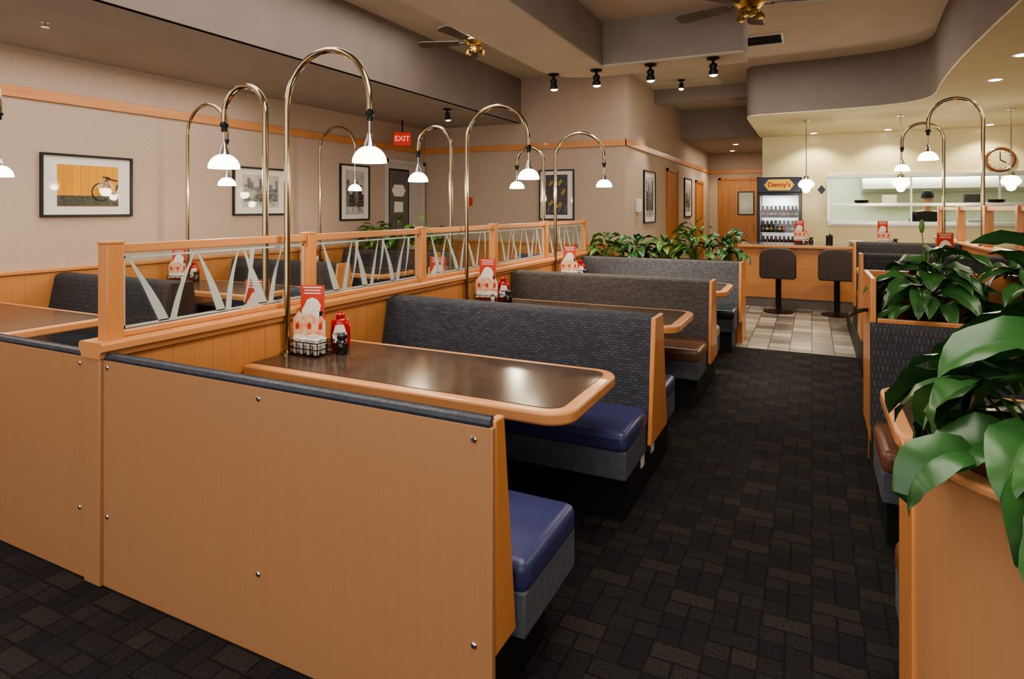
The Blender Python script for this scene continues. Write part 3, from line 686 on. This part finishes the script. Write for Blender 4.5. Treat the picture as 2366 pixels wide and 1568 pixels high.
r=root("ceiling_vent","dark metal louvred air vent in ceiling","vent",(-.58,8.6,3.75))
m=MB(); m.box(-.26,.26,-.26,-.23,-.02,0); m.box(-.26,.26,.23,.26,-.02,0); m.box(-.26,-.23,-.23,.23,-.02,0); m.box(.23,.26,-.23,.23,-.02,0); m.obj("vent_frame",WHITE,r)
m=MB(); m.box(-.23,.23,-.23,.23,-.004,-.001); 
for k in range(6): m.box(-.23,.23,-.20+k*.075,-.175+k*.075,-.018,-.008)
m.obj("vent_louvres",BLKM,r)
for (x,y,z) in ((1.82,8.44,SZ),(1.75,7.18,SZ),(1.23,12.9,SZ),(.03,12.9,SZ),(2.71,12.9,SZ),(-1.64,15.6,3.1),(-1.9,17.3,3.1)):
    r=root("recessed_downlight","round recessed ceiling downlight, lit","downlight",(x,y,z),group="recessed downlights")
    m=MB(); m.lathe([(.08,0),(.08,-.008),(.055,-.010)],0,0,0,20); m.obj("trim_ring",WHITE,r)
    m=MB(); m.lathe([(.052,-.009),(.052,-.013)],0,0,0,18); m.obj("lens",LENS,r)
    light("down_beam","SPOT",(0,0,-.03),46,(1,.89,.56),.05,r,spot=130)
m=MB(); m.lathe([(.03,0),(.03,-.008),(.01,-.012),(.01,-.04),(.025,-.042),(.025,-.046)],0,0,0,12); o=m.obj("fire_sprinkler",CHROME,loc=(-5.35,2.7,3.0)); tag(o,"small chrome ceiling sprinkler head","sprinkler")
for x in (-.08,1.22,2.56):
    r=root("pendant_lamp","chrome rod pendant with schoolhouse glass globe","lamp",(x,11.02,SZ),group="counter pendants")
    m=MB(); m.lathe([(.065,0),(.065,-.015),(.02,-.03)],0,0,0,18); m.tube([(0,0,-.02),(0,0,-.92)],.008,8); m.lathe([(.03,-.90),(.045,-.93),(.05,-.96)],0,0,0,16); m.obj("rod",CHROME,r)
    m=MB(); m.lathe([(.05,-.955),(.08,-.97),(.118,-1.02),(.12,-1.05),(.10,-1.08),(.065,-1.10),(.06,-1.13),(.045,-1.16),(.01,-1.175)],0,0,0,24); m.obj("globe",DOME,r)
    light("pendant_glow","POINT",(0,0,-1.32),14,(1,.88,.66),.08,r)

# ------------------------------------------------------------ counter and stools
r=root("service_counter","honey wood counter with dark top on tiled plinth","counter",(-1.0,10.5,0))
m=MB(); m.box(0,4.6,0,.7,.15,.94); m.obj("counter_front",WOODX,r)
m=MB(); m.box(.02,4.58,.02,.68,0,.15); m.obj("plinth",pm("grey_plinth_tile",(.20,.18,.165),(.15,.135,.125),nscale=4),r)
m=MB(); m.box(-.06,4.66,-.12,.76,.94,.985); m.obj("counter_edge",WOODX,r,bevel=.01)
m=MB(); m.box(-.01,4.60,-.06,.71,.98,.988); m.obj("counter_surface",TABTOP,r)
def stool(loc,rz=0):
    r=root("counter_stool","dark padded swivel counter stool with arched back","stool",loc,rz,"counter stools")
    m=MB(); m.lathe([(.21,0),(.21,.012),(.06,.035),(.04,.05),(.04,.50),(.07,.52)],0,0,0,24); m.obj("pedestal",BLKM,r)
    m=MB(); m.lathe([(.10,.52),(.21,.54),(.22,.58),(.20,.62),(.10,.635),(.01,.64)],0,0.02,0,28); m.obj("seat",STOOLV,r)
    prof=[(-.22,.52),(.22,.52),(.25,.55),(.25,.83)]
    for i in range(1,8):
        t=math.pi/2*i/8; prof.append((.12+.13*math.cos(t),.83+.135*math.sin(t)))
    prof+=[(.12,.968),(0,.975),(-.12,.968)]
    for i in range(1,8):
        t=math.pi/2+math.pi/2*i/8; prof.append((-.12+.13*math.cos(t),.83+.135*math.sin(t)))
    prof+=[(-.25,.83),(-.25,.55)]
    m=MB(); m.prism(prof,-.26,-.20,"y"); m.obj("backrest",STOOLV,r,bevel=.018,bseg=3)
    return r
s1=stool((-.45,10.05,0)); s2=dup(s1,(.33,10.1,0))
item_set(-.15,10.85,.99); item_set(1.0,10.85,.99)
m=MB(); m.lathe([(.05,0),(.05,.14),(.03,.16),(.02,.165)],0,0,0,16); o=m.obj("coffee_carafe",BLACK,loc=(.25,10.9,.988)); tag(o,"black coffee carafe standing on counter","carafe")
for k in range(6):
    m=MB(); m.lathe([(.07,0),(.11,.012),(.112,.016),(.07,.006),(.01,.006)],0,0,0,20); o=m.obj("dinner_plate",WHITE,loc=(.62,10.9,.989+k*.009)); tag(o,"white dinner plate stacked on counter","plate","plates on counter")

# ------------------------------------------------------------ drinks cooler
r=root("drinks_cooler","black glass-door drinks cooler with lit interior","cooler",(-.53,12.1,0))
w=.37
NAVY=pm("navy_header",(.012,.02,.065),(.010,.016,.05),rough=.35)
m=MB(); m.box(-w,-w+.04,0,.65,0,1.86); m.box(w-.04,w,0,.65,0,1.86); m.box(-w,w,.61,.65,0,1.86); m.box(-w,w,0,.65,0,.22); m.box(-w,w,0,.65,1.82,2.12); m.obj("cabinet_shell",BLACK,r,bevel=.006)
m=MB(); m.box(-w+.005,w-.005,-.03,0,1.84,2.115); m.obj("header_panel",NAVY,r,bevel=.01)
m=MB(); m.prism([(-.25,0),(-.175,.10),(.175,.10),(.25,0),(.175,-.10),(-.175,-.10)],-.036,-.03,"y"); m.obj("logo_badge",pm("logo_yellow",(.80,.56,.08),(.76,.52,.08)),r,loc=(0,0,1.98))
text("Denny's",.118,pm("logo_red",(.42,.008,.02),(.40,.008,.02)),r,(0,-.039,1.98),(math.pi/2,0,0),off=.02)
m=MB(); m.box(-w+.05,w-.05,.58,.60,.23,1.81); m.obj("lit_interior",emat("cooler_lit_white",(.95,.98,1),.4),r)
m=MB(); 
for (a,b,c,d_) in ((-w,-w+.05,.24,1.84),(w-.05,w,.24,1.84),(-w+.05,w-.05,.24,.29),(-w+.05,w-.05,1.79,1.84)): m.box(a,b,-.03,0,c,d_)
m.obj("door_frame",BLACK,r,bevel=.004)
m=MB(); m.box(-w+.05,w-.05,-.02,-.012,.29,1.79); m.obj("door_glass",GLASS,r)
m=MB(); m.tube([(w-.02,-.03,.9),(w-.02,-.06,.9),(w-.02,-.06,1.3),(w-.02,-.03,1.3)],.009,8); m.obj("door_handle",BLACK,r)
for z in (.56,.84,1.12,1.39):
    m=MB(); m.box(-w+.045,w-.045,.05,.55,z-.012,z); m.obj("shelf",STEEL,r)
light("cooler_light","AREA",(0,.3,1.78),6,(.95,.98,1),.4,r)
bot=[pm("bottle_amber",(.10,.04,.01),rough=.2),pm("bottle_dark_red",(.16,.015,.012),rough=.2),pm("bottle_brown",(.05,.03,.015),rough=.2),pm("bottle_navy",(.02,.03,.10),rough=.2),pm("bottle_black",(.01,.01,.01),rough=.2)]
LBL=[pm("label_cream",(.5,.46,.35)),pm("label_orange",(.5,.22,.05)),pm("label_blue",(.10,.15,.3))]
for z in (.56,.84,1.12,1.39):
    for k in range(9):
      for row in (0,1):
        m=MB(); m.lathe([(.031,0),(.033,.004),(.033,.12),(.013,.165),(.012,.195),(.014,.197),(.014,.21)],0,0,0,12); m.mi=1; m.lathe([(.0335,.045),(.0335,.085)],0,0,0,12,cap=False)
        kk=k+row*4
        o=m.obj("drink_bottle",[bot[(kk*3+int(z*10))%5],LBL[(kk+int(z*10))%3]],loc=(-.53-.285+k*.071+row*.012*(1 if k<8 else -1),12.1+.12+row*.12,z+.001)); tag(o,"capped glass drink bottle on cooler shelf","bottle","bottles in cooler")

# ------------------------------------------------------------ kitchen pass-through
r=root("pass_through_frame","stainless steel kitchen pass-through frame with shelves","pass-through",(.32,13.3,0))
m=MB(); m.box(-.05,4.68,-.04,.17,2.13,2.20); m.box(-.05,4.68,-.04,.17,1.22,1.29); m.box(-.06,0.01,-.04,.17,1.29,2.15); m.obj("frame",STEEL,r,bevel=.004)
m=MB(); m.box(0,4.68,-.10,.22,1.60,1.655); m.obj("shelf",STEEL,r,bevel=.004)
m=MB(); m.box(0,4.68,-.14,.25,1.25,1.31); m.obj("shelf",STEEL,r,bevel=.004)
for x in (1.3,2.6,3.9):
    m=MB(); m.box(x,x+.03,0,.03,1.31,2.15); m.obj("upright",STEEL,r)
for (x,n,z) in ((.85,5,1.657),(2.9,5,1.657),(2.6,4,1.312)):
    for k in range(n):
        m=MB(); m.lathe([(.08,0),(.13,.012),(.132,.016),(.08,.006),(.01,.006)],0,0,0,20); o=m.obj("dinner_plate",BLACK if z>1.5 else WHITE,loc=(x,13.38,z+k*.01)); tag(o,"round plate stacked on steel pass-through shelf","plate","plates on pass-through")
m=MB(); m.prism([(0,1.98),(.6,1.9),(.6,2.5),(.15,2.5),(0,2.1)],0,3.6,"x"); o=m.obj("extractor_hood",STEEL,loc=(1.0,15.55,0),bevel=.01); tag(o,"stainless steel kitchen extractor hood","hood")
r=root("kitchen_range","stainless steel kitchen cooking range with dark griddle","range",(1.0,15.5,0))
m=MB(); m.box(0,3.6,0,.6,0,.92); m.obj("body",STEEL,r,bevel=.01)
m=MB(); m.box(.1,3.5,.06,.54,.92,.96); m.obj("griddle",BLKM,r,bevel=.005)
m=MB(); m.box(0,3.6,.55,.6,.92,1.25); m.obj("splash_back",STEEL,r)
for i_,x in enumerate((1.3,2.55)):
    m=MB(); m.box(-.11,.11,-.08,.08,0,.15); m.box(-.09,.09,-.085,-.08,.03,.12); o=m.obj("order_printer",BLACK if i_ else WHITE,loc=(x,13.38,1.657),bevel=.015); tag(o,"small kitchen appliance on steel shelf","appliance")
light("kitchen_light","AREA",(2.2,14.8,2.9),105,(.95,1,.82),3.0,sy=1.2)
light("kitchen_light","AREA",(.2,14.8,2.9),30,(.95,1,.82),1.2)
r=root("wall_clock","round wall clock with dark red rim","clock",(2.93,13.3,2.40))
m=MB(); m.lathe([(.22,0),(.22,-.04),(.195,-.05),(.17,-.03)],0,0,0,36,"y",cap=False); m.obj("rim",pm("dark_brown_rim",(.13,.05,.03),rough=.3),r)
m=MB(); m.lathe([(.185,-.01),(.185,-.028)],0,0,0,36,"y"); m.obj("dial",pm("aged_dial",(.5,.42,.30),rough=.5),r)
m=MB(); m.tube([(0,-.035,0),(.0,-.035,.13)],.006,5); m.tube([(0,-.036,0),(.08,-.036,-.05)],.007,5)
for k in range(12):
    t=k*math.pi/6; m.tube([(.14*math.sin(t),-.03,.14*math.cos(t)),(.16*math.sin(t),-.03,.16*math.cos(t))],.005,4)
m.obj("hands_and_marks",BLACK,r)
m=MB(); m.prism([(-.07,0),(0,.09),(.07,0),(0,-.09)],-.006,0,"y"); o=m.obj("trim_9",NAVY,loc=(.17,13.3,1.92)); o["kind"]="structure"

# ------------------------------------------------------------ cook in kitchen
SKIN=pm("skin",(.42,.23,.15),(.38,.2,.13),rough=.5)
CLOTH=pm("black_cloth",(.015,.015,.017),(.01,.01,.011),nscale=20,rough=.85)
P=root("person","person in black shirt and black cap standing in kitchen","person",(1.99,14.1,0)); P.scale=(1.03,1.03,1.03)
def skin(name,verts,edges,rad,mat,parent,sub=2):
    me=bpy.data.meshes.new(name); me.from_pydata(verts,edges,[]); o=bpy.data.objects.new(name,me); COL.objects.link(o); o.parent=parent
    s_=o.modifiers.new("skin","SKIN"); s_.use_smooth_shade=True
    for i,v in enumerate(me.skin_vertices[0].data):
        q=rad[i]; v.radius=q if isinstance(q,tuple) else (q,q); v.use_root=(i==0)
    ss=o.modifiers.new("sub","SUBSURF"); ss.levels=sub; ss.render_levels=sub
    me.materials.append(mat); return o
V=[(0,0,.95),(0,0,1.15),(0,-.01,1.36),(0,-.02,1.47),(0,-.03,1.55),(0,-.05,1.64),(0,-.05,1.74)]
E=[(0,1),(1,2),(2,3),(3,4),(4,5),(5,6)]; Rd=[(.15,.11),(.14,.10),(.16,.11),(.07,.07),(.055,.055),(.075,.088),(.07,.082)]
for sx in (-1,1):
    b=len(V)
    V+=[(sx*.19,-.01,1.41),(sx*.25,-.04,1.14),(sx*.20,-.26,1.04),(sx*.18,-.34,1.03)]; E+=[(2,b),(b,b+1),(b+1,b+2),(b+2,b+3)]; Rd+=[.065,.045,.032,(.04,.02)]
    for k,(dx,l_) in enumerate(((-.03,.07),(-.01,.085),(.01,.08),(.03,.065))):
        q=len(V); V+=[(sx*.18+dx,-.375,1.025),(sx*.18+dx*1.2,-.375-l_*.6,1.01),(sx*.18+dx*1.2,-.375-l_,.985)]; E+=[(b+3,q),(q,q+1),(q+1,q+2)]; Rd+=[.009,.008,.007]
    q=len(V); V+=[(sx*.18-sx*.045,-.34,1.02),(sx*.18-sx*.06,-.38,1.01)]; E+=[(b+3,q),(q,q+1)]; Rd+=[.010,.008]
    b=len(V); V+=[(sx*.10,0,.86),(sx*.11,0,.48),(sx*.11,.02,.08),(sx*.12,-.12,.04)]; E+=[(0,b),(b,b+1),(b+1,b+2),(b+2,b+3)]; Rd+=[.09,.06,.04,(.045,.035)]
b=len(V); V+=[(0,-.135,1.65)]; E+=[(5,b)]; Rd+=[.014]
skin("body",V,E,Rd,SKIN,P)
V=[(0,0,.90),(0,0,1.15),(0,-.01,1.37),(0,-.02,1.45)]; E=[(0,1),(1,2),(2,3)]; Rd=[(.175,.135),(.165,.125),(.185,.135),(.08,.08)]
for sx in (-1,1):
    b=len(V); V+=[(sx*.20,-.01,1.405),(sx*.24,-.03,1.20)]; E+=[(2,b),(b,b+1)]; Rd+=[.078,.066]
skin("shirt",V,E,Rd,CLOTH,P)
V=[(0,0,.92)]; E=[]; Rd=[(.17,.13)]
for sx in (-1,1):
    b=len(V); V+=[(sx*.10,0,.84),(sx*.11,0,.48),(sx*.11,.02,.12)]; E+=[(0,b),(b,b+1),(b+1,b+2)]; Rd+=[.105,.078,.062]
skin("trousers",V,E,Rd,CLOTH,P)
m=MB(); m.lathe([(.098,1.70),(.102,1.73),(.098,1.79),(.07,1.835),(.01,1.85)],0,-.045,0,20); m.prism([(-.07,-.12),(.07,-.12),(.05,-.20),(-.05,-.20)],1.705,1.715); m.obj("cap",CLOTH,P,bevel=.004)
m=MB()
for sx in (-1,1): m.sphere((sx*.032,-.128,1.675),.010,.006,.007,8,6)
m.obj("eyes",BLACK,P); m=MB(); m.sphere((0,-.123,1.608),.024,.006,.006,8,6); m.obj("mouth",pm("lips",(.3,.1,.08)),P)
m=MB()
for sx in (-1,1): m.sphere((sx*.083,-.045,1.66),.01,.018,.03,8,6)
m.obj("ears",SKIN,P)
for y,z_ in ((3.33,.20),(3.56,.20)):
    m=MB(); m.box(0,.006,-.035,.035,-.057,.057); m.box(.006,.009,-.018,.018,.008,.036); m.box(.006,.009,-.018,.018,-.036,-.008); o=m.obj("power_outlet",WHITE,loc=(-.834,y,z_),bevel=.002); tag(o,"white power outlet plate on black bench plinth","outlet","power outlets")

# ------------------------------------------------------------ lights
for (x,y,en,sx,sy) in ((-.4,1.2,62,2.2,3.0),(-3.5,3.2,62,1.2,6.0),(-.9,8.2,50,2.5,2.0)):  # added soft area fills for general room brightness, no fixtures modelled there
    light("ambient_fill","AREA",(x,y,3.40 if x>-3 and y<5 else 3.7),en,(1,.92,.82),sx,sy=sy)
light("ambient_fill","AREA",(-5.4,2.5,2.96),44,(1,.90,.80),1.2,sy=6.0)  # added fill below the low left ceiling
light("ambient_fill","AREA",(3.0,5.0,2.94),50,(1,.92,.74),2.0,sy=6.0)  # added fill below the right-hand soffit
light("ambient_fill","AREA",(-1.7,16,3.06),20,(1,.90,.74),1,sy=3)  # added fill along the corridor
w=bpy.data.worlds.new("world"); scene.world=w; w.use_nodes=True
w.node_tree.nodes["Background"].inputs[0].default_value=(1,.95,.90,1); w.node_tree.nodes["Background"].inputs[1].default_value=1.2
scene.view_settings.view_transform="AgX"; scene.view_settings.look="AgX - Medium High Contrast"; scene.view_settings.exposure=.65
# ------------------------------------------------------------ camera
cd=bpy.data.cameras.new("camera"); cam=bpy.data.objects.new("camera",cd); COL.objects.link(cam)
cd.sensor_width=36; cd.sensor_fit="HORIZONTAL"; cd.lens=1420/2366*36; cd.shift_y=-302/2366
cam.location=(0,0,1.55); cam.rotation_euler=(math.pi/2,0,math.radians(26.0)); cd.clip_start=.05
scene.camera=cam
